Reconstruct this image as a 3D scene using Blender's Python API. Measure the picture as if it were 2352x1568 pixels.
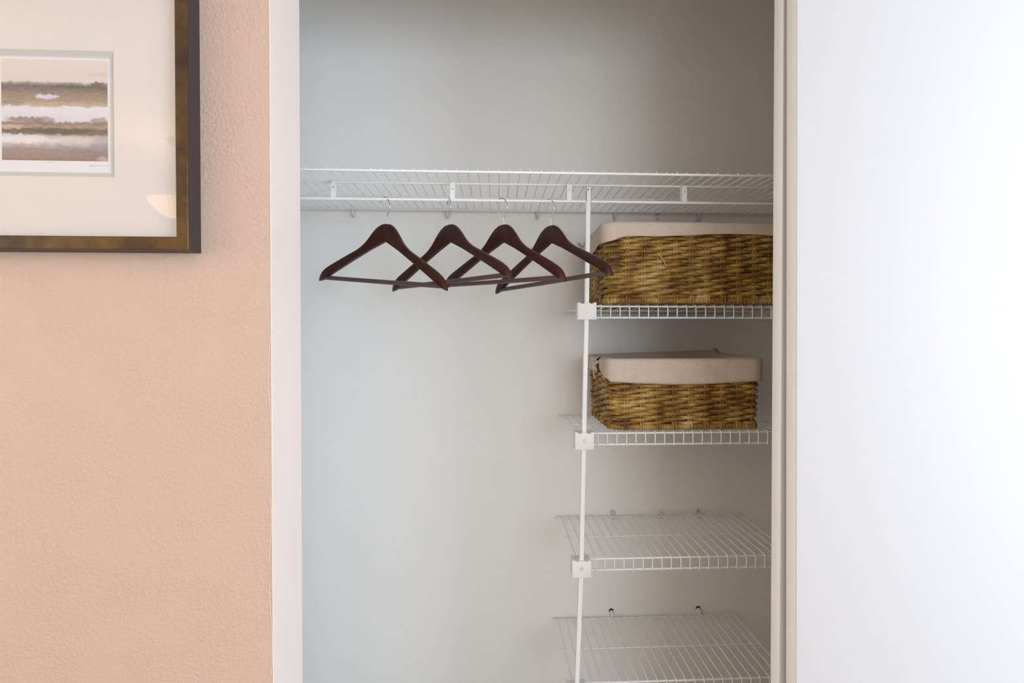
import bpy, bmesh, math, random
from mathutils import Vector, Matrix, noise
R = math.radians
C = bpy.context.scene.collection
for o in list(bpy.data.objects): bpy.data.objects.remove(o)
scn = bpy.context.scene

# ------------------------------------------------------------------ camera
EZ = 1.30
cd = bpy.data.cameras.new('camera'); cam = bpy.data.objects.new('camera', cd); C.objects.link(cam)
cam.location = (0, 0, EZ)
cam.rotation_euler = (R(90 - .648), 0, R(-2.49))
cd.sensor_fit = 'HORIZONTAL'; cd.sensor_width = 36; cd.lens = 36 * 1150 / 2352
cd.shift_x = -(1192 - 1176) / 2352; cd.shift_y = 0
cd.clip_start = .02
scn.camera = cam

# ------------------------------------------------------------------ world, lights, exposure
w = bpy.data.worlds.new('world'); scn.world = w; w.use_nodes = True
wb = w.node_tree.nodes['Background']; wb.inputs[0].default_value = (.62, .78, 1, 1); wb.inputs[1].default_value = .3
scn.view_settings.view_transform = 'Standard'
try: scn.view_settings.look = 'None'
except Exception: pass
scn.view_settings.gamma = 1; scn.view_settings.exposure = 0.0
scn.view_settings.use_curve_mapping = False
def area(name, loc, rot, sx, sy, power, col):
    d = bpy.data.lights.new(name, 'AREA'); d.shape = 'RECTANGLE'; d.size = sx; d.size_y = sy
    d.energy = power; d.color = col
    o = bpy.data.objects.new(name, d); C.objects.link(o); o.location = loc; o.rotation_euler = rot
    return o
# daylight entering the room's two windows (right wall and rear wall)
area('window_and_fill_light', (3.42, -1.10, 1.50), (R(90), 0, R(90)), 2.1, 1.5, 209, (.64, .79, 1))
area('window_and_fill_light', (1.35, -3.06, 1.45), (R(90), 0, 0), 1.7, 1.3, 53, (.70, .85, .98))
area('window_and_fill_light', (-2.66, -.05, 1.45), (R(90), 0, R(-90)), 1.1, 1.4, 30, (1, .86, .68))  # added warm fill from the left, brightens the door edges
pd = bpy.data.lights.new('pendant_bulb_light', 'POINT'); pd.energy = 25; pd.color = (1, .62, .30); pd.shadow_soft_size = .03
po = bpy.data.objects.new('pendant_bulb_light', pd); C.objects.link(po); po.location = (-1.865, -1.27, 2.060)

# ------------------------------------------------------------------ materials
def newmat(name):
    m = bpy.data.materials.new(name); m.use_nodes = True
    nt = m.node_tree; b = nt.nodes['Principled BSDF']; return m, nt, b
def srgb(r, g, b):
    f = lambda c: (c / 255 / 12.92) if c / 255 <= .04045 else ((c / 255 + .055) / 1.055) ** 2.4
    return (f(r), f(g), f(b), 1)
def N(nt, t, **k):
    n = nt.nodes.new(t)
    for a, v in k.items(): setattr(n, a, v)
    return n
def ramp(nt, stops, interp='LINEAR'):
    n = nt.nodes.new('ShaderNodeValToRGB'); n.color_ramp.interpolation = interp
    e = n.color_ramp.elements
    e[0].position, e[0].color = stops[0]
    e[1].position, e[1].color = stops[-1]
    for p, c in stops[1:-1]:
        x = e.new(p); x.color = c
    return n
def simple(name, col, rough=.5, metal=0, bump=None, spec=.5):
    m, nt, b = newmat(name)
    b.inputs['Base Color'].default_value = col; b.inputs['Roughness'].default_value = rough
    b.inputs['Metallic'].default_value = metal; b.inputs['Specular IOR Level'].default_value = spec
    if bump:
        sc, st, dist = bump
        tc = N(nt, 'ShaderNodeTexCoord'); no = N(nt, 'ShaderNodeTexNoise'); no.inputs['Scale'].default_value = sc
        no.inputs['Detail'].default_value = 3
        bp = N(nt, 'ShaderNodeBump'); bp.inputs['Strength'].default_value = st; bp.inputs['Distance'].default_value = dist
        nt.links.new(tc.outputs['Object'], no.inputs['Vector']); nt.links.new(no.outputs['Fac'], bp.inputs['Height'])
        nt.links.new(bp.outputs['Normal'], b.inputs['Normal'])
    return m

def pink_wall_mat():
    m, nt, b = newmat('pink_textured_paint')
    tc = N(nt, 'ShaderNodeTexCoord')
    n1 = N(nt, 'ShaderNodeTexNoise'); n1.inputs['Scale'].default_value = 150; n1.inputs['Detail'].default_value = 3; n1.inputs['Roughness'].default_value = .6
    n1.inputs['Distortion'].default_value = .25
    n2 = N(nt, 'ShaderNodeTexNoise'); n2.inputs['Scale'].default_value = 11; n2.inputs['Detail'].default_value = 2
    r1 = ramp(nt, [(.47, (0, 0, 0, 1)), (.62, (1, 1, 1, 1))])
    r2 = ramp(nt, [(.36, (.35, .35, .35, 1)), (.62, (1, 1, 1, 1))])
    mul = N(nt, 'ShaderNodeMath', operation='MULTIPLY')
    n3 = N(nt, 'ShaderNodeTexNoise'); n3.inputs['Scale'].default_value = 400
    ad = N(nt, 'ShaderNodeMath', operation='MULTIPLY_ADD'); ad.inputs[1].default_value = .12
    bp = N(nt, 'ShaderNodeBump'); bp.inputs['Strength'].default_value = .42; bp.inputs['Distance'].default_value = .0016
    L = nt.links.new
    for n in (n1, n2, n3): L(tc.outputs['Object'], n.inputs['Vector'])
    L(n1.outputs['Fac'], r1.inputs[0]); L(n2.outputs['Fac'], r2.inputs[0])
    L(r1.outputs[0], mul.inputs[0]); L(r2.outputs[0], mul.inputs[1])
    L(n3.outputs['Fac'], ad.inputs[0]); L(mul.outputs[0], ad.inputs[2])
    L(ad.outputs[0], bp.inputs['Height']); L(bp.outputs['Normal'], b.inputs['Normal'])
    b.inputs['Base Color'].default_value = PINK; b.inputs['Roughness'].default_value = .62
    b.inputs['Specular IOR Level'].default_value = .35
    return m
PINK = (.535, .373, .283, 1)
M = {}
M['pink'] = pink_wall_mat()
M['closet'] = simple('closet_paint', (.885, .845, .785, 1), .55, bump=(130, .10, .002), spec=.3)
M['cream'] = simple('cream_trim_paint', (.765, .63, .54, 1), .4, bump=(25, .08, .002))
M['edge'] = simple('cream_door_edge_paint', (.87, .84, .82, 1), .4)
M['room'] = simple('pale_cream_room_paint', (.84, .78, .72, 1), .7)
M['door'] = simple('white_door_paint', (.55, .52, .50, 1), .65, bump=(18, .04, .002), spec=.2)
M['ceiling'] = simple('ceiling_paint', (.88, .86, .83, 1), .8)
M['carpet'] = simple('beige_carpet', (.50, .42, .34, 1), .95, bump=(500, .6, .003))
M['wire'] = simple('white_vinyl_coating', (.84, .82, .79, 1), .35)
M['plastic'] = simple('white_plastic', (.80, .77, .73, 1), .42)
M['clip'] = simple('clear_white_plastic', (.70, .68, .64, 1), .3)
M['screw'] = simple('screw_metal', (.35, .33, .31, 1), .35, .9)
M['dark'] = simple('dark_hole', (.01, .01, .01, 1), .9)
M['chrome'] = simple('polished_chrome', (.62, .62, .64, 1), .12, 1)
M['matboard'] = simple('cream_matboard', (.63, .55, .495, 1), .8, bump=(300, .05, .0005))
M['innermat'] = simple('grey_green_matboard', (.455, .435, .395, 1), .8)
M['bevel'] = simple('white_mat_core', (.66, .62, .57, 1), .8)
M['paper'] = simple('print_paper', (.66, .615, .61, 1), .8)
M['pencil'] = simple('pencil_grey', (.46, .42, .41, 1), .8)

def wood_mat():
    m, nt, b = newmat('mahogany_stain')
    tc = N(nt, 'ShaderNodeTexCoord'); mp = N(nt, 'ShaderNodeMapping'); mp.inputs['Scale'].default_value = (6, 60, 60)
    no = N(nt, 'ShaderNodeTexNoise'); no.inputs['Scale'].default_value = 3; no.inputs['Detail'].default_value = 5
    rp = ramp(nt, [(.3, (.030, .0066, .0034, 1)), (.55, (.046, .0102, .0050, 1)), (.8, (.068, .0165, .0070, 1))])
    L = nt.links.new
    L(tc.outputs['Object'], mp.inputs[0]); L(mp.outputs[0], no.inputs['Vector']); L(no.outputs['Fac'], rp.inputs[0]); L(rp.outputs[0], b.inputs['Base Color'])
    b.inputs['Roughness'].default_value = .36; b.inputs['Specular IOR Level'].default_value = .28; b.inputs['Coat Weight'].default_value = .10; b.inputs['Coat Roughness'].default_value = .15
    return m
M['wood'] = wood_mat()
def bar_mat():
    m = simple('ribbed_brown_bar', (.100, .056, .049, 1), .5)
    return m
M['bar'] = bar_mat()

def rope_mat():
    m, nt, b = newmat('water_hyacinth_rope')
    L = nt.links.new
    uv = N(nt, 'ShaderNodeUVMap'); sep = N(nt, 'ShaderNodeSeparateXYZ'); L(uv.outputs[0], sep.inputs[0])
    tc = N(nt, 'ShaderNodeTexCoord')
    nz = N(nt, 'ShaderNodeTexNoise'); nz.inputs['Scale'].default_value = 60; nz.inputs['Detail'].default_value = 3; L(tc.outputs['Object'], nz.inputs['Vector'])
    # twist lines: u in metres * 1/0.011 + angle
    a = N(nt, 'ShaderNodeMath', operation='MULTIPLY_ADD'); a.inputs[1].default_value = 165.0
    v3 = N(nt, 'ShaderNodeMath', operation='MULTIPLY'); v3.inputs[1].default_value = 3.0; L(sep.outputs[1], v3.inputs[0])
    L(sep.outputs[0], a.inputs[0]); L(v3.outputs[0], a.inputs[2])
    a2 = N(nt, 'ShaderNodeMath', operation='MULTIPLY_ADD'); a2.inputs[1].default_value = .5; L(nz.outputs['Fac'], a2.inputs[0]); L(a.outputs[0], a2.inputs[2])
    fr = N(nt, 'ShaderNodeMath', operation='FRACT'); L(a2.outputs[0], fr.inputs[0])
    pp = N(nt, 'ShaderNodeMath', operation='PINGPONG'); pp.inputs[1].default_value = .5; L(fr.outputs[0], pp.inputs[0])
    big = N(nt, 'ShaderNodeTexNoise'); big.inputs['Scale'].default_value = 22; big.inputs['Detail'].default_value = 4; L(tc.outputs['Object'], big.inputs['Vector'])
    base = ramp(nt, [(.30, (.15, .062, .006, 1)), (.46, (.32, .165, .026, 1)), (.60, (.48, .285, .065, 1)), (.76, (.68, .49, .21, 1))])
    L(big.outputs['Fac'], base.inputs[0])
    dk = ramp(nt, [(.0, (.28, .22, .15, 1)), (.16, (1, 1, 1, 1))]); L(pp.outputs[0], dk.inputs[0])
    mx = N(nt, 'ShaderNodeMix', data_type='RGBA', blend_type='MULTIPLY'); mx.inputs[0].default_value = .75
    L(base.outputs[0], mx.inputs[6]); L(dk.outputs[0], mx.inputs[7]); L(mx.outputs[2], b.inputs['Base Color'])
    fn = N(nt, 'ShaderNodeTexNoise'); fn.inputs['Scale'].default_value = 700; L(tc.outputs['Object'], fn.inputs['Vector'])
    h = N(nt, 'ShaderNodeMath', operation='MULTIPLY_ADD'); h.inputs[1].default_value = .3; L(fn.outputs['Fac'], h.inputs[0]); L(pp.outputs[0], h.inputs[2])
    bp = N(nt, 'ShaderNodeBump'); bp.inputs['Strength'].default_value = .8; bp.inputs['Distance'].default_value = .0015
    L(h.outputs[0], bp.inputs['Height']); L(bp.outputs['Normal'], b.inputs['Normal'])
    b.inputs['Roughness'].default_value = .5
    return m
M['rope'] = rope_mat()
def coil_mat():
    m = M['rope'].copy(); m.name = 'coiled_rim_rope'; nt = m.node_tree
    for n in nt.nodes:
        if n.type == 'MATH' and n.operation == 'MULTIPLY_ADD' and abs(n.inputs[1].default_value - 165) < 1e-3: n.inputs[1].default_value = 150.0
        if n.type == 'MATH' and n.operation == 'MULTIPLY' and abs(n.inputs[1].default_value - 3) < 1e-3: n.inputs[1].default_value = 1.0
    return m
M['coil'] = coil_mat()
def cloth_mat():
    m, nt, b = newmat('natural_cotton_liner')
    L = nt.links.new
    tc = N(nt, 'ShaderNodeTexCoord')
    mp1 = N(nt, 'ShaderNodeMapping'); mp1.inputs['Scale'].default_value = (120, 120, 900); L(tc.outputs['Object'], mp1.inputs[0])
    mp2 = N(nt, 'ShaderNodeMapping'); mp2.inputs['Scale'].default_value = (900, 900, 120); L(tc.outputs['Object'], mp2.inputs[0])
    n1 = N(nt, 'ShaderNodeTexNoise'); n1.inputs['Scale'].default_value = 1; L(mp1.outputs[0], n1.inputs['Vector'])
    n2 = N(nt, 'ShaderNodeTexNoise'); n2.inputs['Scale'].default_value = 1; L(mp2.outputs[0], n2.inputs['Vector'])
    ad = N(nt, 'ShaderNodeMath', operation='ADD'); L(n1.outputs['Fac'], ad.inputs[0]); L(n2.outputs['Fac'], ad.inputs[1])
    rp = ramp(nt, [(.35, (.56, .455, .365, 1)), (.65, (.68, .565, .465, 1))])
    hf = N(nt, 'ShaderNodeMath', operation='MULTIPLY'); hf.inputs[1].default_value = .5; L(ad.outputs[0], hf.inputs[0]); L(hf.outputs[0], rp.inputs[0])
    L(rp.outputs[0], b.inputs['Base Color'])
    bp = N(nt, 'ShaderNodeBump'); bp.inputs['Strength'].default_value = .35; bp.inputs['Distance'].default_value = .0008; L(ad.outputs[0], bp.inputs['Height'])
    L(bp.outputs['Normal'], b.inputs['Normal']); b.inputs['Roughness'].default_value = .9; b.inputs['Specular IOR Level'].default_value = .15
    return m
M['cloth'] = cloth_mat()
def frame_mat():
    m, nt, b = newmat('bronze_leaf_frame')
    L = nt.links.new
    tc = N(nt, 'ShaderNodeTexCoord')
    n1 = N(nt, 'ShaderNodeTexNoise'); n1.inputs['Scale'].default_value = 14; n1.inputs['Detail'].default_value = 6; n1.inputs['Roughness'].default_value = .65; L(tc.outputs['Object'], n1.inputs['Vector'])
    rp = ramp(nt, [(.35, (.026, .011, .005, 1)), (.5, (.060, .029, .006, 1)), (.7, (.115, .065, .008, 1))]); L(n1.outputs['Fac'], rp.inputs[0])
    L(rp.outputs[0], b.inputs['Base Color']); b.inputs['Metallic'].default_value = .35; b.inputs['Roughness'].default_value = .34
    return m
M['frame'] = frame_mat()
M['frameside'] = simple('dark_brown_frame_side', (.034, .021, .020, 1), .5)
def glass_mat():
    m = bpy.data.materials.new('picture_glass'); m.use_nodes = True; nt = m.node_tree; nt.nodes.clear()
    out = N(nt, 'ShaderNodeOutputMaterial'); mix = N(nt, 'ShaderNodeMixShader'); tr = N(nt, 'ShaderNodeBsdfTransparent'); gl = N(nt, 'ShaderNodeBsdfGlossy')
    gl.inputs['Roughness'].default_value = 0.0
    lw = N(nt, 'ShaderNodeLayerWeight'); lw.inputs[0].default_value = .5
    L = nt.links.new
    pw = N(nt, 'ShaderNodeMath', operation='POWER'); pw.inputs[1].default_value = 5; L(lw.outputs['Facing'], pw.inputs[0])
    fr = N(nt, 'ShaderNodeMath', operation='MULTIPLY_ADD'); fr.inputs[1].default_value = .96; fr.inputs[2].default_value = .022; L(pw.outputs[0], fr.inputs[0])
    L(fr.outputs[0], mix.inputs[0]); L(tr.outputs[0], mix.inputs[1]); L(gl.outputs[0], mix.inputs[2]); L(mix.outputs[0], out.inputs[0])
    return m
M['glass'] = glass_mat()
def shade_mat():
    m, nt, b = newmat('lit_ribbed_glass_shade')
    b.inputs['Base Color'].default_value = (.9, .82, .7, 1); b.inputs['Roughness'].default_value = .3
    b.inputs['Emission Color'].default_value = (1, .78, .45, 1); b.inputs['Emission Strength'].default_value = 4.0
    tc = N(nt, 'ShaderNodeTexCoord'); sp_ = N(nt, 'ShaderNodeSeparateXYZ'); nt.links.new(tc.outputs['Object'], sp_.inputs[0])
    at = N(nt, 'ShaderNodeMath', operation='ARCTAN2'); nt.links.new(sp_.outputs[1], at.inputs[0]); nt.links.new(sp_.outputs[0], at.inputs[1])
    m1 = N(nt, 'ShaderNodeMath', operation='MULTIPLY'); m1.inputs[1].default_value = 36; nt.links.new(at.outputs[0], m1.inputs[0])
    m2 = N(nt, 'ShaderNodeMath', operation='SINE'); nt.links.new(m1.outputs[0], m2.inputs[0])
    m3 = N(nt, 'ShaderNodeMath', operation='MULTIPLY_ADD'); m3.inputs[1].default_value = 1.5; m3.inputs[2].default_value = 3.4; nt.links.new(m2.outputs[0], m3.inputs[0]); nt.links.new(m3.outputs[0], b.inputs['Emission Strength'])
    tl = N(nt, 'ShaderNodeBsdfTranslucent'); tl.inputs[0].default_value = (.9, .8, .65, 1); mx = N(nt, 'ShaderNodeMixShader'); mx.inputs[0].default_value = .5
    nt.links.new(b.outputs[0], mx.inputs[1]); nt.links.new(tl.outputs[0], mx.inputs[2]); nt.links.new(mx.outputs[0], nt.nodes['Material Output'].inputs[0])
    return m
M['shade'] = shade_mat()
m_, nt_, b_ = newmat('glowing_bulb'); b_.inputs['Emission Color'].default_value = (1, .85, .6, 1); b_.inputs['Emission Strength'].default_value = 25; M['bulb'] = m_
M['brass'] = simple('brushed_brass', (.45, .33, .16, 1), .3, 1)

# ------------------------------------------------------------------ mesh helpers
class MB:
    def __init__(s): s.v = []; s.f = []; s.m = []; s.uv = []
    def add(s, vs, fs, mi=0, uvs=None):
        o = len(s.v); s.v += [tuple(p) for p in vs]
        for k, f in enumerate(fs):
            s.f.append(tuple(i + o for i in f)); s.m.append(mi)
            s.uv.append(uvs[k] if uvs else None)
    def box(s, x0, x1, y0, y1, z0, z1, mi=0):
        v = [(x0, y0, z0), (x1, y0, z0), (x1, y1, z0), (x0, y1, z0), (x0, y0, z1), (x1, y0, z1), (x1, y1, z1), (x0, y1, z1)]
        s.add(v, [(0, 3, 2, 1), (4, 5, 6, 7), (0, 1, 5, 4), (1, 2, 6, 5), (2, 3, 7, 6), (3, 0, 4, 7)], mi)
    def tube(s, pts, r, n=8, cap=True, mi=0, rf=None, off=0.0):
        pts = [Vector(p) for p in pts]; rings = []; L = len(pts)
        up = None; dist = 0.0; ds = []
        for i, p in enumerate(pts):
            t = (pts[min(i + 1, L - 1)] - pts[max(i - 1, 0)]).normalized()
            if up is None:
                up = Vector((0, 0, 1)) if abs(t.z) < .9 else Vector((0, 1, 0))
            b = t.cross(up).normalized(); up = b.cross(t).normalized()
            if i: dist += (p - pts[i - 1]).length
            ds.append(dist)
            ring = []
            for k in range(n):
                a = 2 * math.pi * k / n
                rr = (r[i] if isinstance(r, (list, tuple)) else r)
                if rf: rr *= rf(dist, a)
                ring.append(p + b * (rr * math.cos(a)) + up * (rr * math.sin(a)))
            rings.append(ring)
        vs = [q for ring in rings for q in ring]; fs = []; uvs = []
        for i in range(L - 1):
            for k in range(n):
                k2 = (k + 1) % n
                fs.append((i * n + k, i * n + k2, (i + 1) * n + k2, (i + 1) * n + k))
                uvs.append([(ds[i] + off, k / n), (ds[i] + off, (k + 1) / n), (ds[i + 1] + off, (k + 1) / n), (ds[i + 1] + off, k / n)])
        if cap:
            fs.append(tuple(range(n - 1, -1, -1))); uvs.append([(0, 0)] * n)
            fs.append(tuple((L - 1) * n + k for k in range(n))); uvs.append([(0, 0)] * n)
        s.add(vs, fs, mi, uvs)
    def build(s, name, mats, parent=None, smooth=True, bevel=0, seg=2, angle=40):
        me = bpy.data.meshes.new(name); me.from_pydata(s.v, [], s.f)
        if not isinstance(mats, (list, tuple)): mats = [mats]
        for m in mats: me.materials.append(m)
        me.polygons.foreach_set('material_index', s.m)
        if any(u is not None for u in s.uv):
            l = me.uv_layers.new(name='UVMap'); k = 0
            for p, u in zip(me.polygons, s.uv):
                for j, li in enumerate(p.loop_indices): l.data[li].uv = u[j] if u else (0, 0)
        me.validate(); me.update()
        if bevel:
            bm = bmesh.new(); bm.from_mesh(me)
            es = [e for e in bm.edges if len(e.link_faces) == 2 and e.calc_face_angle(0) > R(30)]
            bmesh.ops.bevel(bm, geom=es, offset=bevel, segments=seg, affect='EDGES', profile=.5)
            bm.to_mesh(me); bm.free()
        if smooth:
            me.polygons.foreach_set('use_smooth', [True] * len(me.polygons))
            try: me.set_sharp_from_angle(angle=R(angle))
            except Exception: pass
        o = bpy.data.objects.new(name, me); C.objects.link(o)
        if parent: o.parent = parent
        return o
def empty(name, loc, label=None, cat=None, group=None, rz=0):
    o = bpy.data.objects.new(name, None); C.objects.link(o); o.location = loc; o.rotation_euler = (0, 0, rz); o.empty_display_size = .05
    if label: o['label'] = label
    if cat: o['category'] = cat
    if group: o['group'] = group
    return o
def struct(o, label=None):
    o['kind'] = 'structure'
    if label: o['label'] = label
    return o
def attach(mesh_obj_name, me, parent, loc=(0, 0, 0)):
    o = bpy.data.objects.new(mesh_obj_name, me); C.objects.link(o); o.parent = parent; o.location = loc; return o
def box(name, a, mat, parent=None, bevel=0):
    m = MB(); m.box(*a); return m.build(name, mat, parent, bevel=bevel, smooth=bool(bevel))

# ------------------------------------------------------------------ the setting
CEIL = 2.44
WALLY, BACKY = .90, 1.625      # face of the front wall, closet's rear wall
JX = -.3965                    # face of the jamb
HEAD = 2.17
CR = 1.36; CLX = -.98          # closet side walls
struct(box('floor', (-2.7, 3.5, -3.1, 1.80, -.1, 0), M['carpet']))
struct(box('ceiling', (-2.7, 3.5, -3.1, 1.80, CEIL, CEIL + .1), M['ceiling']))
mb = MB()
mb.box(-2.6, JX - .0015, WALLY, 1.03, 0, CEIL)
mb.box(JX - .0015, 1.34, WALLY, 1.03, HEAD, CEIL)
mb.box(1.34, 3.4, WALLY, 1.03, 0, CEIL)
struct(mb.build('wall_front', M['pink'], smooth=False), 'pink textured wall around the closet opening')
# chipped corner bead by the jamb
mb = MB(); random.seed(3)
for (z0, z1) in ((1.30, 1.15), (1.02, .90), (.86, .70), (.66, .52)):
    pts = []; n = 18
    for i in range(n):
        t = i / (n - 1); pts.append((JX - .0045 - .002 * math.sin(t * 5 + z0 * 9) + random.uniform(-.0006, .0006), WALLY - .0003, z0 + (z1 - z0) * t))
    mb.tube(pts, .0005, 5)
struct(mb.build('trim_2', simple('bare_plaster_crack', (.70, .55, .46, 1), .8)), 'hairline white crack beside the jamb')
struct(box('trim_1', (JX - .0015, JX, WALLY - .0005, 1.03, 0, HEAD), M['cream']), 'cream painted jamb of the closet opening')
struct(box('wall_back', (CLX - .1, CR + .1, BACKY, BACKY + .1, 0, CEIL), M['closet']), 'pale grey closet rear wall')
struct(box('wall_closet_left', (CLX - .1, CLX, 1.03, BACKY, 0, CEIL), M['closet']))
struct(box('wall_closet_right', (CR, CR + .1, 1.03, BACKY, 0, CEIL), M['closet']))
mb = MB(); mb.box(CLX, JX - .0015, 1.03, 1.031, 0, CEIL); mb.box(JX - .0015, 1.34, 1.03, 1.031, HEAD, CEIL)
struct(mb.build('wall_closet_front', M['closet'], smooth=False))
UY0, UY1, UZ0, UZ1 = -.62, .52, .75, 2.15  # opening of the added left window, placed so its fill grazes the doors
mb = MB(); mb.box(-2.7, -2.6, -3.1, UY0, 0, CEIL); mb.box(-2.7, -2.6, UY1, 1.03, 0, CEIL); mb.box(-2.7, -2.6, UY0, UY1, 0, UZ0); mb.box(-2.7, -2.6, UY0, UY1, UZ1, CEIL)
struct(mb.build('wall_left', M['room'], smooth=False))
mb = MB()
mb.box(-2.61, -2.57, UY0, UY0 + .05, UZ0, UZ1); mb.box(-2.61, -2.57, UY1 - .05, UY1, UZ0, UZ1)
mb.box(-2.61, -2.57, UY0 + .05, UY1 - .05, UZ0, UZ0 + .05); mb.box(-2.61, -2.57, UY0 + .05, UY1 - .05, UZ1 - .05, UZ1); mb.box(-2.61, -2.57, -.075, -.025, UZ0 + .05, UZ1 - .05)
struct(mb.build('added_window', M['door'], smooth=False), 'unseen white window frame added around the left fill light')
VY0, VY1, VZ0, VZ1 = -2.15, -.05, .75, 2.25
mb = MB(); mb.box(3.4, 3.5, -3.1, VY0, 0, CEIL); mb.box(3.4, 3.5, VY1, 1.03, 0, CEIL); mb.box(3.4, 3.5, VY0, VY1, 0, VZ0); mb.box(3.4, 3.5, VY0, VY1, VZ1, CEIL)
struct(mb.build('wall_right', M['room'], smooth=False))
mb = MB()
mb.box(3.37, 3.41, VY0, VY0 + .05, VZ0, VZ1); mb.box(3.37, 3.41, VY1 - .05, VY1, VZ0, VZ1)
mb.box(3.37, 3.41, VY0 + .05, VY1 - .05, VZ0, VZ0 + .05); mb.box(3.37, 3.41, VY0 + .05, VY1 - .05, VZ1 - .05, VZ1); mb.box(3.37, 3.41, -1.125, -1.075, VZ0 + .05, VZ1 - .05)
struct(mb.build('window_2', M['door'], smooth=False), 'unseen white window frame added around the left fill light')
WX0, WX1, WZ0, WZ1 = .5, 2.2, .8, 2.1
mb = MB(); mb.box(-2.6, WX0, -3.1, -3.0, 0, CEIL); mb.box(WX1, 3.4, -3.1, -3.0, 0, CEIL); mb.box(WX0, WX1, -3.1, -3.0, 0, WZ0); mb.box(WX0, WX1, -3.1, -3.0, WZ1, CEIL)
struct(mb.build('wall_room_rear', M['room'], smooth=False))
mb = MB()
mb.box(WX0, WX0 + .05, -3.02, -2.97, WZ0, WZ1); mb.box(WX1 - .05, WX1, -3.02, -2.97, WZ0, WZ1)
mb.box(WX0, WX1, -3.02, -2.97, WZ0, WZ0 + .05); mb.box(WX0, WX1, -3.02, -2.97, WZ1 - .05, WZ1); mb.box((WX0 + WX1) / 2 - .025, (WX0 + WX1) / 2 + .025, -3.02, -2.97, WZ0 + .05, WZ1 - .05)
struct(mb.build('window_1', M['door'], smooth=False), 'unseen white window frame added around the left fill light')

# bypass doors parked at the right
def slab(name, xl, xr, y0, y1, z0, z1, tilt, label):
    me = MB(); me.box(0, xr - xl, 0, y1 - y0, 0, z1 - z0)
    for k, f in enumerate(me.f):
        if f == (3, 0, 4, 7): me.m[k] = 1
    o = me.build(name, [M['door'], M['edge']], bevel=.0015)
    o.location = (xl, y0, z0); o.rotation_euler = (0, tilt, 0); return struct(o, label)
slab('door_1', .5705, 1.335, .920, .955, .012, 2.165, -math.atan(.0066 / 1.287), 'flat white sliding door slab in front')
slab('door_2', .5615, 1.33, .965, 1.000, .012, 2.165, 0, 'second sliding door slab behind the first')

# ------------------------------------------------------------------ framed picture
px0, px1, pz0, pz1 = -.978, -.5168, 1.4440, 1.9060
pic = empty('framed_picture', ((px0 + px1) / 2, WALLY, pz0), 'framed landscape print with wide cream mat hanging on the pink wall', 'picture')
ox, oy, oz = pic.location
fw = .0225; yf = .865 - oy
def rail(pts_out, pts_in, name='frame_rail'):
    # pts: two outer and two inner corners (x,z); profile: outer side, top bevel, face, inner lip
    (a, b), (c, d) = pts_out, pts_in
    V = []; m = MB()
    def lerp(p, q, t): return (p[0] + (q[0] - p[0]) * t, p[1] + (q[1] - p[1]) * t)
    prof = [(0, 0.0), (0, yf + .0016), (.035, yf), (.10, yf + .0006), (.90, yf + .0016), (.94, yf + .003), (1, yf + .0035), (1, yf + .016), (.8, yf + .016), (.8, 0)]
    A = [lerp(a, c, t) for t, _ in prof]; B = [lerp(b, d, t) for t, _ in prof]; n = len(prof)
    vs = [(p[0] - ox, y, p[1] - oz) for p, (t, y) in zip(A, prof)] + [(p[0] - ox, y, p[1] - oz) for p, (t, y) in zip(B, prof)]
    fs = [(i, (i + 1) % n, n + (i + 1) % n, n + i) for i in range(n)] + [tuple(range(n - 1, -1, -1)), tuple(range(n, 2 * n))]
    m.add(vs, fs); m.m[0] = 1
    o = m.build(name, [M['frame'], M['frameside']], pic, smooth=False)
    bm = bmesh.new(); bm.from_mesh(o.data); bmesh.ops.recalc_face_normals(bm, faces=bm.faces); bm.to_mesh(o.data); bm.free()
    return o
O = [(px0, pz0), (px1, pz0), (px1, pz1), (px0, pz1)]
I = [(px0 + fw, pz0 + fw), (px1 - fw, pz0 + fw), (px1 - fw, pz1 - fw), (px0 + fw, pz1 - fw)]
for k in range(4):
    k2 = (k + 1) % 4; g = .0002
    rail((O[k], O[k2]), (I[k], I[k2]))
def plate(name, x0, x1, z0, z1, hx0, hx1, hz0, hz1, y, th, mats):
    m = MB(); X0, X1, Z0, Z1 = x0 - ox, x1 - ox, z0 - oz, z1 - oz; a, b, c, d = hx0 - ox, hx1 - ox, hz0 - oz, hz1 - oz; y -= oy
    v = [(X0, y, Z0), (X1, y, Z0), (X1, y, Z1), (X0, y, Z1), (a, y, c), (b, y, c), (b, y, d), (a, y, d)]
    e = .0012
    v += [(a + e, y + th, c + e), (b - e, y + th, c + e), (b - e, y + th, d - e), (a + e, y + th, d - e)]
    m.add(v, [(0, 1, 5, 4), (1, 2, 6, 5), (2, 3, 7, 6), (3, 0, 4, 7)], 0); m.add(v, [(4, 5, 9, 8), (5, 6, 10, 9), (6, 7, 11, 10), (7, 4, 8, 11)], 1)
    return m.build(name, mats, pic, smooth=False)
plate('mat_board', px0 + .018, px1 - .018, pz0 + .018, pz1 - .018, -.8475, -.6470, 1.5682, 1.7803, .8795, .0018, [M['matboard'], M['bevel']])
plate('inner_mat', px0 + .02, px1 - .02, pz0 + .02, pz1 - .02, -.8405, -.6535, 1.5755, 1.7710, .8815, .0016, [M['innermat'], M['bevel']])
box('print_paper', (-.87 - ox, -.62 - ox, .8833 - oy, .8838 - oy, 1.55 - oz, 1.80 - oz), M['paper'], pic)
box('backing_board', (px0 + .004 - ox, px1 - .004 - ox, -.008, -.002, .004, pz1 - pz0 - .004), M['frameside'], pic)
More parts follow.
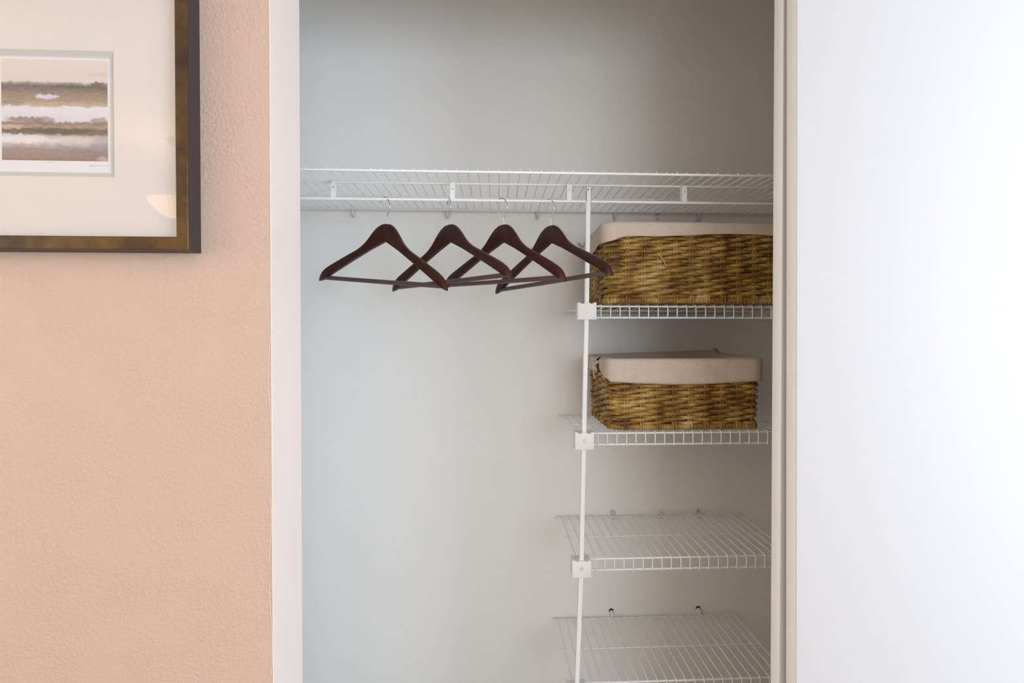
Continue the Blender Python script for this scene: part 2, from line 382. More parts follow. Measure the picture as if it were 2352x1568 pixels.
def art_mat():
    m, nt, b = newmat('landscape_print'); L = nt.links.new
    uv = N(nt, 'ShaderNodeUVMap'); sep = N(nt, 'ShaderNodeSeparateXYZ'); L(uv.outputs[0], sep.inputs[0])
    def noi(sx, sy, det=5, rough=.6, off=0):
        mp = N(nt, 'ShaderNodeMapping'); mp.inputs['Scale'].default_value = (sx, sy, 1); mp.inputs['Location'].default_value = (off, off, 0); L(uv.outputs[0], mp.inputs[0])
        n = N(nt, 'ShaderNodeTexNoise'); n.inputs['Scale'].default_value = 1; n.inputs['Detail'].default_value = det; n.inputs['Roughness'].default_value = rough
        L(mp.outputs[0], n.inputs['Vector']); return n
    def math_(op, a, bb=None, c=None):
        n = N(nt, 'ShaderNodeMath', operation=op)
        for i, x in enumerate((a, bb, c)):
            if x is None: continue
            if isinstance(x, (int, float)): n.inputs[i].default_value = x
            else: L(x, n.inputs[i])
        return n.outputs[0]
    def mixc(f, a, bb):
        n = N(nt, 'ShaderNodeMix', data_type='RGBA'); n.clamp_factor = True
        L(f, n.inputs[0])
        for i, x in ((6, a), (7, bb)):
            if isinstance(x, tuple): n.inputs[i].default_value = x
            else: L(x, n.inputs[i])
        return n.outputs[2]
    u, v = sep.outputs[0], sep.outputs[1]
    big = noi(7, 9, 4, .6); fine = noi(14, 70, 6, .7, 3); edge = noi(18, 18, 6, .7, 7)
    wob = math_('MULTIPLY', math_('SUBTRACT', big.outputs['Fac'], .5), .05)
    wob2 = math_('MULTIPLY', math_('SUBTRACT', edge.outputs['Fac'], .5), .10)
    vv = math_('ADD', math_('ADD', v, wob), math_('MULTIPLY', wob2, .6))
    s = srgb
    rp = ramp(nt, [(0, s(140, 112, 86)), (.03, s(150, 126, 112)), (.11, s(150, 134, 128)), (.16, s(188, 174, 162)), (.20, s(220, 210, 204)), (.235, s(205, 190, 178)),
                   (.265, s(118, 102, 84)), (.31, s(104, 90, 72)), (.335, s(165, 142, 122)), (.37, s(140, 116, 96)), (.395, s(216, 208, 206)), (.53, s(224, 216, 212)),
                   (.545, s(196, 172, 148)), (.60, s(168, 142, 112)), (.66, s(150, 128, 108)), (.70, s(128, 112, 96)), (.735, s(112, 98, 88)), (.765, s(150, 136, 128)), (.785, s(220, 202, 186)),
                   (1, s(224, 206, 190))])
    L(vv, rp.inputs[0])
    st = ramp(nt, [(.35, (.62, .58, .55, 1)), (.5, (1, 1, 1, 1)), (.68, (1.12, 1.08, 1.02, 1))]); L(fine.outputs['Fac'], st.inputs[0])
    g_ = lambda x: (x, x, x, 1)
    sky = ramp(nt, [(0, g_(.8)), (.13, g_(.7)), (.19, g_(.35)), (.25, g_(.7)), (.36, g_(.9)), (.41, g_(.22)), (.52, g_(.22)), (.56, g_(.95)), (.74, g_(.95)), (.79, g_(.08)), (1, g_(.05))]); L(v, sky.inputs[0])
    mul = N(nt, 'ShaderNodeMix', data_type='RGBA', blend_type='MULTIPLY'); L(sky.outputs[0], mul.inputs[0]); L(rp.outputs[0], mul.inputs[6]); L(st.outputs[0], mul.inputs[7])
    col = mul.outputs[2]
    def blob(cu, cv, ru, rv, sharp, k, c, col):
        du = math_('DIVIDE', math_('SUBTRACT', u, cu), ru); dv = math_('DIVIDE', math_('SUBTRACT', math_('ADD', v, math_('MULTIPLY', wob2, 1.0)), cv), rv)
        d = math_('SQRT', math_('ADD', math_('MULTIPLY', du, du), math_('MULTIPLY', dv, dv)))
        f = math_('MULTIPLY', math_('SUBTRACT', 1.0, d), sharp); n = N(nt, 'ShaderNodeClamp'); L(f, n.inputs[0])
        return mixc(math_('MULTIPLY', n.outputs[0], k), col, c)
    col = blob(.22, .405, .20, .030, 3, .8, s(134, 108, 90), col)
    col = blob(.16, .215, .30, .055, 3, .75, s(226, 218, 212), col)
    col = blob(.10, .33, .14, .030, 2, .6, s(214, 180, 146), col)
    col = blob(.10, .57, .14, .035, 2, .5, s(128, 122, 108), col)
    col = blob(.70, .735, .26, .014, 3, .8, s(92, 84, 80), col)
    col = blob(.43, .632, .13, .026, 4, .9, s(208, 206, 214), col)
    col = blob(.55, .292, .28, .030, 4, .85, s(98, 84, 62), col)
    col = blob(.40, .395, .12, .045, 3, .6, s(132, 104, 84), col)
    col = blob(.92, .40, .10, .045, 3, .6, s(122, 100, 84), col)
    col = blob(.90, .765, .07, .03, 3, .8, s(100, 88, 76), col)
    col = blob(.93, .86, .20, .025, 2, .35, s(196, 172, 164), col)
    col = blob(.95, .18, .16, .09, 2, .6, s(150, 138, 138), col)
    col = blob(.72, .19, .22, .05, 2, .55, s(206, 186, 170), col)
    col = blob(.95, .02, .07, .035, 2, .7, s(206, 172, 140), col)
    dim = N(nt, 'ShaderNodeMix', data_type='RGBA', blend_type='MULTIPLY'); dim.inputs[0].default_value = 1; dim.inputs[7].default_value = (.84, .84, .90, 1)
    L(col, dim.inputs[6]); L(dim.outputs[2], b.inputs['Base Color']); b.inputs['Roughness'].default_value = .75
    return m
m = MB(); ax0, ax1, az0, az1 = -.8325, -.6600, 1.5960, 1.7655
m.add([(ax0 - ox, .8831 - oy, az0 - oz), (ax1 - ox, .8831 - oy, az0 - oz), (ax1 - ox, .8831 - oy, az1 - oz), (ax0 - ox, .8831 - oy, az1 - oz)], [(0, 1, 2, 3)], 0, [[(0, 0), (1, 0), (1, 1), (0, 1)]])
m.build('art_print', art_mat(), pic, smooth=False)
m = MB()
def squig(pts, r=.00022):
    m.tube([(x - ox, .88305 - oy, z - oz) for x, z in pts], r, 4)
sx, sz = -.690, 1.5885
squig([(sx, sz - .001), (sx + .002, sz + .0012), (sx + .003, sz - .0012), (sx + .005, sz), (sx + .007, sz - .0008), (sx + .010, sz), (sx + .014, sz - .0002), (sx + .030, sz + .0003)])
squig([(sx - .001, sz - .0022), (sx + .003, sz + .0022)])
sx = -.762; sz = 1.5930
squig([(sx + .0035, sz - .001), (sx + .0045, sz + .001), (sx + .005, sz - .0006)]); squig([(sx + .0062, sz - .0014), (sx + .0072, sz + .0012)]); squig([(sx + .0078, sz - .0012), (sx + .009, sz - .0002), (sx + .0082, sz + .0004)]); squig([(sx + .010, sz - .001), (sx + .012, sz - .0006)])
sg_ = m.build('signature', M['pencil'], pic); sg_['kind'] = 'stuff'
box('glass_pane', (px0 + .018 - ox, px1 - .018 - ox, .8735 - oy, .8755 - oy, .018, pz1 - pz0 - .018), M['glass'], pic)

# ------------------------------------------------------------------ wire shelves
def rod_mesh(name, length, r, n=12):
    m = MB(); e = .0006
    m.tube([(0, 0, 0), (e, 0, 0), (length - e, 0, 0), (length, 0, 0)], [r * .75, r, r, r * .75], n)
    me = m.build(name, M['wire']); d = me.data; bpy.data.objects.remove(me); return d
RR = .0027; WR = .0015
# clip geometry shared
def clip_mesh(kind):
    m = MB()
    if kind == 'ring':       # screw eyelet above rod + hook below
        m.tube([(.0062 * math.cos(a), -.004 + .0, .010 + .0085 * math.sin(a)) for a in [i * math.pi / 6 for i in range(13)]], .0018, 6, cap=False)
        m.box(-.0058, .0058, -.0045, -.0005, .003, .017)
        m.tube([(.003, -.003, .004), (.0035, -.012, .000), (.0035, -.015, -.006), (.003, -.010, -.010), (.002, -.004, -.0115)], .0022, 8)
    elif kind == 'hook':
        m.box(-.0045, .0045, -.004, -.0005, -.014, .006)
        m.tube([(.0, -.003, .005), (.0, -.012, .005), (.0, -.0165, -.001), (.0, -.0125, -.0075), (.0, -.004, -.008)], .0028, 8)
    else:                    # peeled plug
        m.tube([(0, -.0006, .013), (.000, -.004, .0125), (.001, -.009, .009), (.002, -.011, .003), (.001, -.012, -.003)], [.0072, .0078, .0072, .0062, .0035], 14)
    return m
def make_clip(kind, x, z, parent, base):
    m = clip_mesh(kind); o = m.build('wall_clip', M['clip'], parent, bevel=0); o.location = (x - base[0], BACKY - base[1], z - base[2])
    s = MB(); s.tube([(0, -.0065, .0125), (0, -.0045, .0125)], .0022, 10)
    if kind == 'ring': q = s.build('clip_screw', M['screw'], o)
    if kind == 'plug':
        d = MB(); d.tube([(-.0005, -.0005, .0165), (-.0005, .0002, .0165)], .0082, 12); q = d.build('ragged_hole', M['dark'], o)
def wire_shelf(idx0, zf, zb, label, clips):
    x0 = idx0 - .016; L = .0254 * 23 + .034
    base = (x0, BACKY, zb); t = empty('wire_shelf', base, label, 'shelf', 'white wire shelves stacked beside the support pole')
    rm = rod_mesh('rod', L, RR)
    yb, yfr = 1.612, 1.308
    ym = 1.455
    zz = lambda y: zb + (zf - zb) * (yb - y) / (yb - yfr)
    for y, z in ((yfr, zf), (yfr + .0005, zf - .0297), (ym, zz(ym)), (yb, zb)):
        attach('rod', rm, t, (0, y - BACKY, z - zb))
    m = MB(); zo = RR + WR
    p = [(0, yb + .0025, zb + zo), (0, ym, zz(ym) + zo), (0, yfr + .004, zf + zo)]
    yo = yfr - RR - WR
    for k in range(1, 6):
        a = k / 6 * math.pi / 2
        p.append((0, yfr + .004 - (yfr + .004 - yo) * math.sin(a), zf + zo - .0065 * (1 - math.cos(a))))
    p += [(0, yo, zf - .012), (0, yo, zf - .0297 - .0025)]
    m.tube([(0, y - BACKY, z - zb) for _, y, z in p], WR, 7)
    ob = m.build('wire', M['wire'], t, angle=80); wm = ob.data; ob.location = (.016, 0, 0)
    for k in range(1, 24): attach('wire', wm, t, (.016 + k * .0254 + random.uniform(-.0003, .0003), 0, 0))
    for kind, x, z in clips: make_clip(kind, x, z, t, base)
    return t
random.seed(5)
wire_shelf(.2211, 1.3775, 1.3700, 'white wire shelf under the larger wicker basket', [])
wire_shelf(.2139, 1.0430, 1.0385, 'white wire shelf carrying the smaller wicker basket', [])
wire_shelf(.2081, .7105, .7100, 'empty white wire shelf just below the smaller basket shelf', [('ring', .3776, .7100), ('hook', .5367, .7130), ('ring', .6620, .7100)])
wire_shelf(.1972, .3800, .3770, 'lowest empty white wire shelf at the bottom edge', [('plug', .3754, .3780), ('plug', .6663, .3790)])

# long top shelf with hanging rod
TZ = {1.199: 1.6897, 1.306: 1.6935, 1.440: 1.6935, 1.612: 1.7015}
tb = (CLX + .005, BACKY, 1.70)
top = empty('wire_shelf', tb, 'long white wire top shelf with hanging rod, above the wooden hangers', 'shelf')
LT = CR - CLX - .01
rm = rod_mesh('rod', LT, .0031)
for y, z in TZ.items(): attach('rod', rm, top, (0, y - BACKY, z - 1.70))
hr = rod_mesh('hanging_rod', LT, .0038, 16); HRY, HRZ = 1.290, 1.6468
attach('hanging_rod', hr, top, (0, HRY - BACKY, HRZ - 1.70))
m = MB(); zo = .0042
m.tube([(0, y - BACKY, z - 1.70 + zo) for y, z in ((1.1955, TZ[1.199]), (1.306, TZ[1.306]), (1.44, TZ[1.44]), (1.6145, TZ[1.612]))], .0013, 7)
ob = m.build('wire', M['wire'], top, angle=80); wm = ob.data
k0 = -int((-.4506 - (CLX + .01)) / .0253)
xs = []
k = k0
while -.4506 + .0253 * k < CR - .01: xs.append(-.4506 + .0253 * k); k += 1
ob.location = (xs[0] - tb[0], 0, 0)
for x in xs[1:]: attach('wire', wm, top, (x - tb[0], 0, 0))
# hang-rod brackets
m = MB(); m.box(-.0052, .0058, -.0010, .0010, -.0440, -.0022); m.box(-.0064, -.0052, -.001, .016, -.0440, -.0022)
m.tube([(-.0065, .0, -.001), (-.0065, .003, .0035), (-.0065, .0125, .0035), (-.0065, .0165, -.001)], .0012, 6)
brm = m.build('rod_bracket', M['plastic'], top, bevel=0)
s = MB(); s.tube([(0, -.0022, -.018), (0, -.0008, -.018)], .0017, 10); scm = s.build('bracket_screw', M['screw'], brm).data
pos = [x for x in (-.713, -.4135, -.1135, .1865, .4890, .790, 1.09)]
for i, x in enumerate(pos):
    lo = (x - tb[0], 1.291 - BACKY, TZ[1.306] - 1.70)
    if i == 0: brm.location = lo
    else:
        b = attach('rod_bracket', brm.data, top, lo); attach('bracket_screw', scm, b)
for kind, x, z in (('hookr', -.4568, 1.699), ('hookr', -.1603, 1.699), ('hookr', .1296, 1.699), ('hookr', .3812, 1.699), ('anchor', .5249, 1.699), ('hookr', .658, 1.699)):
    m = MB()
    if kind == 'hookr':
        m.box(-.0055, .0055, -.0035, -.0005, -.023, .005)
        m.tube([(.0, -.003, -.018), (.0, -.012, -.016), (.0, -.0165, -.006), (.0, -.014, .003), (.0, -.006, .006)], .0026, 8)
    else:
        m.tube([(0, -.004, -.017), (0, -.0006, -.017)], .0055, 12)
        m.box(-.007, .007, -.010, -.0005, -.003, .006)
    o = m.build('wall_clip', M['clip'], top); o.location = (x - tb[0], 0, z - 1.70)
    q = MB(); q.tube([(0, -.0052, -.017), (0, -.0036, -.017)], .0016, 8); q.build('clip_screw', M['screw'], o)

# ------------------------------------------------------------------ support pole
PP = [(1.6600, .2351), (1.515, .2333), (1.3640, .2312), (1.2000, .2278), (1.0270, .2245), (.6960, .2183), (.3780, .2068), (.0005, .1990)]
PY = 1.2895
pole = empty('support_pole', (.199, PY, 0), 'white square support pole clamped to the ends of the wire shelves', 'pole')
m = MB(); hw = .0057
vs = []; 
for z, x in PP:
    for dx, dy in ((-1, -1), (1, -1), (1, 1), (-1, 1)): vs.append((x + dx * hw - .199, dy * hw, z))
fs = []
for i in range(len(PP) - 1):
    for k in range(4):
        k2 = (k + 1) % 4; fs.append((i * 4 + k2, i * 4 + k, (i + 1) * 4 + k, (i + 1) * 4 + k2))
fs += [(0, 1, 2, 3), tuple(len(vs) - 4 + k for k in (3, 2, 1, 0))]
m.add(vs, fs)
o = m.build('pole_tube', M['wire'], pole, bevel=.0012)
m = MB(); m.box(-.0062, .0062, -.0022, -.0006, -.036, .0005); m.box(-.0062, -.0050, -.0022, .012, -.036, .0005); m.box(.0050, .0062, -.0022, .012, -.036, .0005)
clipo = m.build('top_clip', M['plastic'], pole, bevel=.0003); clipo.location = (.2356 - .199, HRY - .0055 - PY, 1.6815)
m = MB(); m.tube([(-.0018, -.0030, -.0055), (-.0018, -.0020, -.0055)], .0016, 10); m.build('screw_hole', M['dark'], clipo)
def block_mesh():
    m = MB(); W = .0245; H0, H1 = -.0222, .0222; nd = .0033
    prof = [(-W, H0), (W, H0), (W, H1), (.0168, H1), (.0168, H1 - nd), (.0085, H1 - nd), (.0085, H1 - .001), (-.0075, H1 - .001), (-.0075, H1 - nd), (-.0165, H1 - nd), (-.0165, H1), (-W, H1)]
    n = len(prof); y0, y1 = -.0105, .0265
    vs = [(x, y0, z) for x, z in prof] + [(x, y1, z) for x, z in prof]
    fs = [tuple(range(n)), tuple(range(2 * n - 1, n - 1, -1))] + [(i, n + i, n + (i + 1) % n, (i + 1) % n) for i in range(n)]
    m.add(vs, fs); return m
def screw_parts(parent):
    s = MB(); s.tube([(0, -.0114, 0), (0, -.0102, 0)], .0043, 20); a = s.build('screw', M['screw'], parent)
    s = MB(); s.tube([(0, -.0122, 0), (0, -.0112, 0)], .0034, 20); s.tube([(0, -.0126, 0), (0, -.0121, 0)], .0010, 8, mi=1); b = s.build('screw_head', [M['plastic'], M['screw']], parent)
    return a.data, b.data
first = block_mesh().build('clamp_block', M['plastic'], pole, bevel=.0009)
sa, sb = screw_parts(first)
for i, (x, z) in enumerate(((.2312, 1.3640), (.2252, 1.0285), (.2182, .6965), (.2063, .3635))):
    if i == 0: b = first
    else: b = attach('clamp_block', first.data, pole); attach('screw', sa, b); attach('screw_head', sb, b)
    b.location = (x - .199, 1.2905 - PY, z)

# ------------------------------------------------------------------ hangers
TOPC = [(0, 0), (.015, -.0012), (.030, -.010), (.045, -.0255), (.060, -.0435), (.075, -.0565), (.092, -.0675), (.120, -.0805), (.156, -.0985), (.190, -.1155), (.207, -.1275), (.217, -.1400), (.2225, -.1530)]
BOTC = [(0, -.0442), (.05, -.0670), (.10, -.0930), (.17, -.1310), (.200, -.1480), (.212, -.1545), (.2225, -.1575)]
def interp(T, x):
    for (a, b), (c, d) in zip(T, T[1:]):
        if x <= c: return b + (d - b) * (x - a) / (c - a)
    return T[-1][1]
def smooth_interp(T, x):
    return (interp(T, max(0, x - .004)) + 2 * interp(T, x) + interp(T, min(.2225, x + .004))) / 4 if x > .006 and x < .216 else interp(T, x)
def hanger_body():
    m = MB(); xs = []
    half = [0, .004, .008, .012, .016, .021, .026, .031, .036, .041, .046, .052, .058, .064, .070, .077, .085, .094, .105, .118, .132, .148, .164, .180, .193, .203, .210, .215, .219, .2215, .2228]
    xs = [-x for x in half[:0:-1]] + half
    K = 13; rings = []
    for x in xs:
        ax = abs(x); zt = smooth_interp(TOPC, ax); zb = smooth_interp(BOTC, ax) if ax > .004 else interp(BOTC, ax)
        if ax > .2225: zt -= .001; zb += .0012
        yc = -.018 * (math.sqrt((x / .2225) ** 2 + .004) - .063) / .94
        th = .0062 + .0022 * (ax / .2225) ** 1.5
        if ax > .2: th *= max(.35, math.sqrt(max(0, 1 - ((ax - .2) / .0245) ** 2)))
        H_ = zt - zb; q = min(1, H_ / .012)
        ring = [(x, yc + y_, z_) for y_, z_ in ((-th, zt - .0042 * q), (-th * .80, zt - .0016 * q), (-th * .40, zt), (th * .40, zt), (th * .80, zt - .0016 * q), (th, zt - .0042 * q), (th, (zt + zb) / 2),
                (th, zb + .0018 * q), (th * .72, zb + .0003 * q), (0, zb), (-th * .72, zb + .0003 * q), (-th, zb + .0018 * q), (-th * 1.03, (zt + zb) / 2))]
        rings.append(ring)
    vs = [p for r in rings for p in r]; fs = []
    for i in range(len(xs) - 1):
        for k in range(K):
            k2 = (k + 1) % K; fs.append((i * K + k, (i + 1) * K + k, (i + 1) * K + k2, i * K + k2))
    fs += [tuple(range(K)), tuple((len(xs) - 1) * K + k for k in range(K - 1, -1, -1))]
    m.add(vs, fs); return m
def catmull(P, n=6):
    P = [Vector(p) for p in P]; out = []
    for i in range(len(P) - 1):
        p0 = P[max(i - 1, 0)]; p1 = P[i]; p2 = P[i + 1]; p3 = P[min(i + 2, len(P) - 1)]
        for j in range(n):
            t = j / n; out.append(.5 * ((2 * p1) + (-p0 + p2) * t + (2 * p0 - 5 * p1 + 4 * p2 - p3) * t * t + (-p0 + 3 * p1 - 3 * p2 + p3) * t ** 3))
    out.append(P[-1]); return out
HG = [((-.28028, 1.2905, 1.58446), -32.6, 6.1, 1.1, -6, 'leftmost dark wooden hanger, tilted with its right end lower'),
      ((-.12073, 1.28963, 1.58420), -42.95, -.39, .88, -28, 'second wooden hanger from the left, its hook seen edge-on'),
      ((.01708, 1.29075, 1.58560), -46.95, 1.6, .42, 8, 'third wooden hanger from the left, between two overlapping hangers'),
      ((.13834, 1.28938, 1.58390), -54.77, -1.3, -.04, 10, 'rightmost wooden hanger, its right arm crossing the support pole')]
proto = None
for (loc, yaw, roll, pit, hk, label) in HG:
    t = empty('wooden_hanger', loc, label, 'hanger', 'dark wooden hangers on the closet rod')
    t.rotation_euler = Matrix.Rotation(R(yaw), 3, 'Z').to_4x4().to_3x3().__matmul__(Matrix.Rotation(R(roll), 3, 'Y')).__matmul__(Matrix.Rotation(R(pit), 3, 'X')).to_euler()
    if proto is None:
        b1 = hanger_body().build('hanger_body', M['wood'], t, angle=33)
        m = MB(); yb_ = -.0148
        def rib(d, a): return 1 + .05 * math.cos(8 * a)
        m.tube([(-.203, yb_, -.1470), (-.1, yb_, -.1472), (0, yb_, -.1474), (.1, yb_, -.1472), (.203, yb_, -.1470)], .0054, 24, rf=rib)
        b2 = m.build('trouser_bar', M['bar'], t, angle=80)
        m = MB()
        P = [(0, 0, -.012), (0, 0, .010), (0, 0, .0165), (.004, 0, .0250), (.0085, 0, .0330), (.0115, 0, .0410), (.0115, 0, .0490), (.0080, 0, .0580), (.0005, 0, .0655), (-.0085, 0, .0690), (-.0180, 0, .0665), (-.0240, 0, .0600), (-.0262, 0, .0540)]
        m.tube(catmull(P, 5), .0015, 10)
        hook = m.build('hook', M['chrome'], t, angle=80)
        proto = (b1.data, b2.data, hook.data)
    else:
        attach('hanger_body', proto[0], t); attach('trouser_bar', proto[1], t); hook = attach('hook', proto[2], t)
    hook.rotation_euler = (0, R(-roll), R(hk))
    # seat the hook's crown on the rod

# ------------------------------------------------------------------ baskets
def perimeter(x0, x1, y0, y1, r, fine, coarse):
    """points (x,y,nx,ny,s) round a rounded rectangle, from rear-left corner along the left side to the front, then right, back"""
    out = []; s = 0
    def seg(ax, ay, bx, by, nx, ny, step):
        nonlocal s
        L = math.hypot(bx - ax, by - ay); n = max(2, int(L / step))
        for i in range(n):
            t = i / n; out.append((ax + (bx - ax) * t, ay + (by - ay) * t, nx, ny, s + L * t))
        s += L
    def arc(cx, cy, a0, a1, n):
        nonlocal s
        L = abs(a1 - a0) * r
        for i in range(n):
            t = i / n; a = a0 + (a1 - a0) * t; out.append((cx + r * math.cos(a), cy + r * math.sin(a), math.cos(a), math.sin(a), s + L * t))
        s += L
    P = math.pi
    seg(x0, y1 - r, x0, y0 + r, -1, 0, fine); arc(x0 + r, y0 + r, P, 1.5 * P, 6)
    seg(x0 + r, y0, x1 - r, y0, 0, -1, fine); arc(x1 - r, y0 + r, 1.5 * P, 2 * P, 6)
    seg(x1, y0 + r, x1, y1 - r, 1, 0, coarse); arc(x1 - r, y1 - r, 0, .5 * P, 5)
    seg(x1 - r, y1, x0 + r, y1, 0, 1, coarse); arc(x0 + r, y1 - r, .5 * P, P, 5)
    return out, s
def make_basket(name, x0, x1, y0, y1, z0, H, flare, label, pitch, seed, hem, gap, cover):
    random.seed(seed)
    t = empty(name, ((x0 + x1) / 2, (y0 + y1) / 2, z0), label, 'basket')
    cx, cy = t.location.x, t.location.y
    per, P = perimeter(x0, x1, y0, y1, .022, .0038, .012)
    ns = int(round(P / .0425 / 2)) * 2; sp = P / ns
    # stakes: pairs of thin upright strands
    def at_s(s):
        s %= P
        for a, b in zip(per, per[1:] + [per[0][:4] + (P,)]):
            if a[4] <= s <= b[4]:
                k = (s - a[4]) / max(1e-9, b[4] - a[4]); return [a[i] + (b[i] - a[i]) * k for i in range(4)]
        return list(per[0][:4])
    def out_at(z): return flare * (z / H)
    for i in range(ns):
        m = MB()
        for d in (-.0032, .0032):
            x, y, nx, ny = at_s((i + .5) * sp + d)
            pts = [(x - cx + nx * (out_at(z) + .0002), y - cy + ny * (out_at(z) + .0002), z) for z in [.006, H * .33, H * .66, H - .010]]
            m.tube(pts, .0029, 7, rf=lambda dd, a: 1 + .12 * math.cos(2 * a + dd * 500), off=random.random())
            # wrap over the base rim at the foot
            pts = [(x - cx + nx * q, y - cy + ny * q, z) for q, z in ((.004, .022), (.0098, .016), (.0112, .009), (.009, .003), (.003, .0025))]
            m.tube(pts, .0030, 7, off=random.random())
        m.build('stake', M['rope'], t, angle=80)
    # weft strands
    zr = .0195; row = 0
    while zr < H - .012:
        m = MB(); pts = []; rad = []
        r0 = .0050 * random.uniform(.9, 1.1); ph = random.uniform(-.25, .25); th_ = random.uniform(0, 9)
        for (x, y, nx, ny, s) in per + [per[0][:4] + (P,)]:
            w = math.cos(math.pi * ((s - .5 * sp) / sp + row) + .25 * math.sin(s * 23 + row))
            wz = noise.noise(Vector((s * 14, row * 3.7, seed))) * .0034 + .0013 * math.sin(math.pi * ((s - .5 * sp) / sp + row))
            bulge = 1 + .11 * w + .11 * noise.noise(Vector((s * 30, row * 1.9, seed + 4)))
            o_ = out_at(zr) + .0047 * w
            pts.append((x - cx + nx * o_, y - cy + ny * o_, zr + wz)); rad.append(r0 * bulge)
        sg = 1
        m.tube(pts, rad, 8, cap=False, rf=lambda d, a: 1 + .07 * math.cos(2 * a + d * 2 * math.pi * 75 * sg), off=th_)
        m.build('woven_strand', M['rope'], t, angle=80)
        zr += pitch * random.uniform(.93, 1.07); row += 1
    # thick coiled base rim
    m = MB(); pts = [(x - cx + nx * .002, y - cy + ny * .002, .0085) for (x, y, nx, ny, s) in per + [per[0][:4] + (P,)]]
    m.tube(pts, .0078, 10, cap=False, rf=lambda d, a: 1 + .13 * math.sin(a + d * 2 * math.pi / .0105)); m.build('base_rim', M['coil'], t, angle=80)
    m = MB(); m.box(x0 - cx, x1 - cx, y0 - cy, y1 - cy, .0035, .0075); m.build('basket_floor', M['rope'], t, smooth=False)
    # liner: inside wall, rolled over the rim, flap outside
    perL, PL = perimeter(x0, x1, y0, y1, .018, .004, .010)
    m = MB(); prof_n = 17; vs = []; S = []
    for (x, y, nx, ny, s) in perL:
        drop = hem(x, y, nx, ny); top_ = H + .003 + cover(x, y, nx, ny)
        wr = noise.noise(Vector((x * 9, y * 9, seed))) * .004
        col = []
        for k in range(5):      # inside, going up
            tt = k / 4; z = .02 + (top_ - .008 - .02) * tt; col.append((-.013 + wr * .5, z))
        for k in range(1, 5):   # rolled rim
            a = math.pi - math.pi * k / 5; col.append((-.0003 + .0127 * math.cos(a), top_ - .008 + .008 * math.sin(a)))
        for k in range(8):      # outside flap
            tt = k / 7; z = top_ - .008 - drop * tt
            fold = .0022 * noise.noise(Vector((x * 16 + z * 25, y * 16, seed + 2))) + .0016 * noise.noise(Vector((x * 50, y * 50, z * 30)))
            col.append((.0130 + fold + .0010 * tt, z))
        for (o_, z) in col:
            oo = out_at(min(z, H)) + o_
            vs.append((x - cx + nx * oo, y - cy + ny * oo, z))
    n = len(perL)
    fs = []
    for i in range(n):
        i2 = (i + 1) % n; xm = perL[i]
        for k in range(prof_n - 1):
            if k >= 5 and gap(*xm[:4]): continue
            fs.append((i * prof_n + k, i2 * prof_n + k, i2 * prof_n + k + 1, i * prof_n + k + 1))
    m.add(vs, fs); lin = m.build('liner', M['cloth'], t, angle=180)
    sm = lin.modifiers.new('thickness', 'SOLIDIFY'); sm.thickness = .0012; sm.offset = 0
    return t, lin, cx, cy
# smaller basket on the second shelf
def hem2(x, y, nx, ny):
    if ny < -.5: return .052 + .008 * math.sin(max(0, min(1, (x - .29) / .40)) * math.pi)
    if nx < -.3:
        if y < 1.40: return .052 - .030 * max(0, min(1, (y - 1.315) / .085)) ** .8
        return .036
    return .05
gap2 = lambda x, y, nx, ny: nx < -.9 and 1.397 < y < 1.425
def cov2(x, y, nx, ny):
    c = 0
    if ny > .3: c += .012 * max(0, min(1, (x - .30) / .37))
    if nx > .9: c += .008 * max(0, (y - 1.30) / .3) ** 2
    return c
t2, lin2, bx, by = make_basket('wicker_basket', .308, .696, 1.318, 1.598, 1.0493, .188, .010, 'smaller wicker basket with cloth liner and side tie on the second shelf', .0081, 11, hem2, gap2, cov2)
def tie(lin, cx, cy, z0, x, y, z, s=1, strap=False):
    m = MB(); X, Y, Z = x - cx, y - cy, z - z0
    m.tube(catmull([(X + .006, Y - .014, Z + .012), (X - .004, Y - .004, Z + .006), (X - .009, Y, Z), (X - .005, Y + .006, Z - .007), (X + .002, Y + .014, Z - .010)], 5), [.003 + .0035 * math.sin(math.pi * i / 20) for i in range(21)], 8)
    m.tube(catmull([(X - .002, Y + .006, Z + .012), (X - .009, Y + .002, Z + .006), (X - .010, Y - .005, Z - .004), (X - .003, Y - .010, Z - .012)], 5), [.0028 + .003 * math.sin(math.pi * i / 15) for i in range(16)], 8)
    m.tube(catmull([(X - .006, Y, Z - .006), (X - .010, Y - .004, Z - .020), (X - .009, Y - .010, Z - .038)], 6), [.0028 - .0009 * i / 12 for i in range(13)], 6)
    if strap:
        m.tube(catmull([(X - .004, Y + .004, Z + .004), (X - .014, Y + .010, Z + .008), (X - .024, Y + .004, Z + .012), (X - .032, Y - .004, Z + .018)], 5), [.0042] * 16, 6)
    m.build('tie_knot', M['cloth'], lin, angle=80)
tie(lin2, bx, by, 1.0493, .2830, 1.409, 1.0475 + .170)
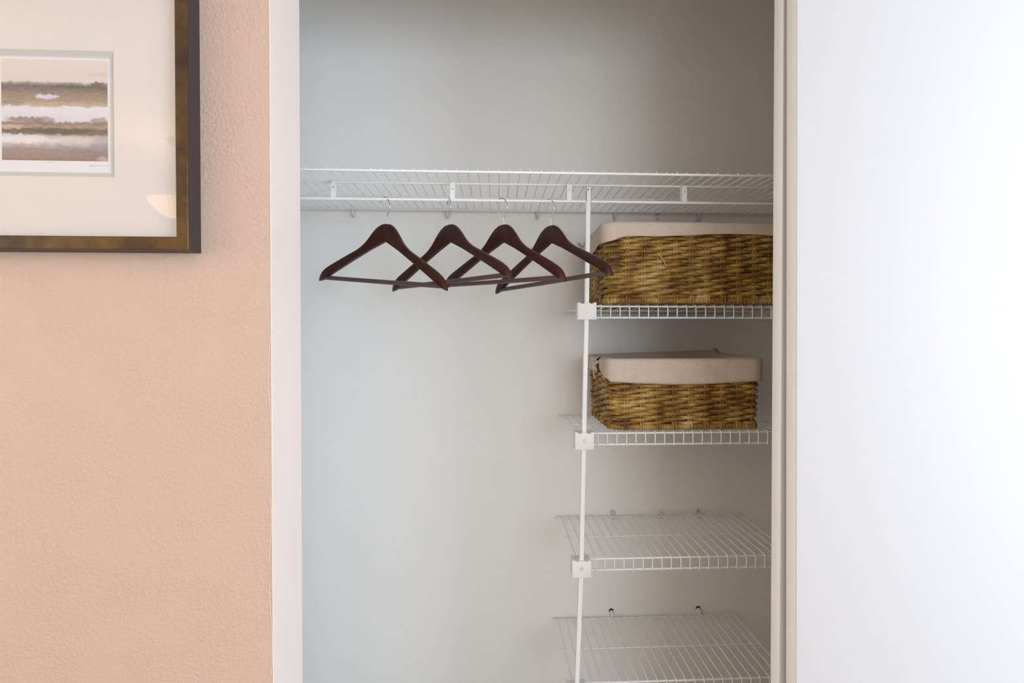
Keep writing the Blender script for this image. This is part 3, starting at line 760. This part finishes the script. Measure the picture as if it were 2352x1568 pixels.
# larger basket on the first shelf
def hem1(x, y, nx, ny):
    if ny < -.5:
        u = (x - .281)
        base = .028 + .018 * math.exp(-(u / .035) ** 2)
        return base + .004 * math.sin(u * 14)
    if nx < -.3:
        if y < 1.45: return .046 + .012 * max(0, min(1, (y - 1.29) / .16))
        return .038
    return .04
gap1 = lambda x, y, nx, ny: nx < -.9 and 1.462 < y < 1.500
def cov1(x, y, nx, ny):
    # the rim sags towards the rear of the left side
    c = 0
    if ny < -.5 and x < .31: c -= .003 * (1 - (x - .281) / .03)
    return c
t1, lin1, bx, by = make_basket('wicker_basket', .286, .770, 1.296, 1.592, 1.3842, .2095, .003, 'larger wicker basket with folded cloth liner on the highest small shelf', .0083, 23, hem1, gap1, cov1)
m = MB()
m.tube(catmull([(.418 - bx, 1.2835 - by, .128), (.424 - bx, 1.2815 - by, .120), (.4335 - bx, 1.2815 - by, .106), (.4365 - bx, 1.2830 - by, .098)], 5), .0011, 6)
m.build('loose_straw', simple('pale_straw', (.62, .46, .22, 1), .6), t1)
tie(lin1, bx, by, 1.3842, .2700, 1.476, 1.3842 + .172, strap=True)

# ------------------------------------------------------------------ pendant lamp (behind the camera, seen mirrored in the picture glass)
lx, ly, lz = -1.865, -1.27, 1.985
lamp = empty('pendant_lamp', (lx, ly, lz), 'lit ribbed glass bowl lamp mirrored in the glass of the picture', 'lamp')
m = MB(); K = 72; prof = [(.012, .004), (.03, .002), (.05, .006), (.08, .022), (.11, .048), (.135, .078), (.148, .1)]
vs = []
for r_, z in prof + [(a - .004, b) for a, b in prof[::-1]]:
    for k in range(K):
        rr = r_ * (1 + (.02 if k % 2 else 0)); vs.append((rr * math.cos(2 * math.pi * k / K), rr * math.sin(2 * math.pi * k / K), z))
nr = len(prof) * 2; fs = [(i * K + k, i * K + (k + 1) % K, ((i + 1) % nr) * K + (k + 1) % K, ((i + 1) % nr) * K + k) for i in range(nr) for k in range(K)]
m.add(vs, fs); m.build('lamp_shade', M['shade'], lamp, angle=80)
m = MB(); m.tube([(0, 0, 0), (0, 0, CEIL - lz - .001)], .006, 10); m.build('stem', M['brass'], lamp)
m = MB(); m.tube([(0, 0, CEIL - lz - .03), (0, 0, CEIL - lz - .001)], [.03, .06], 24); m.build('ceiling_rose', M['brass'], lamp)
m = MB(); m.tube([(.03, 0, .03), (.03, 0, .05), (.03, 0, .075), (.03, 0, .09)], [.008, .02, .02, .006], 12); m.build('bulb', M['bulb'], lamp)
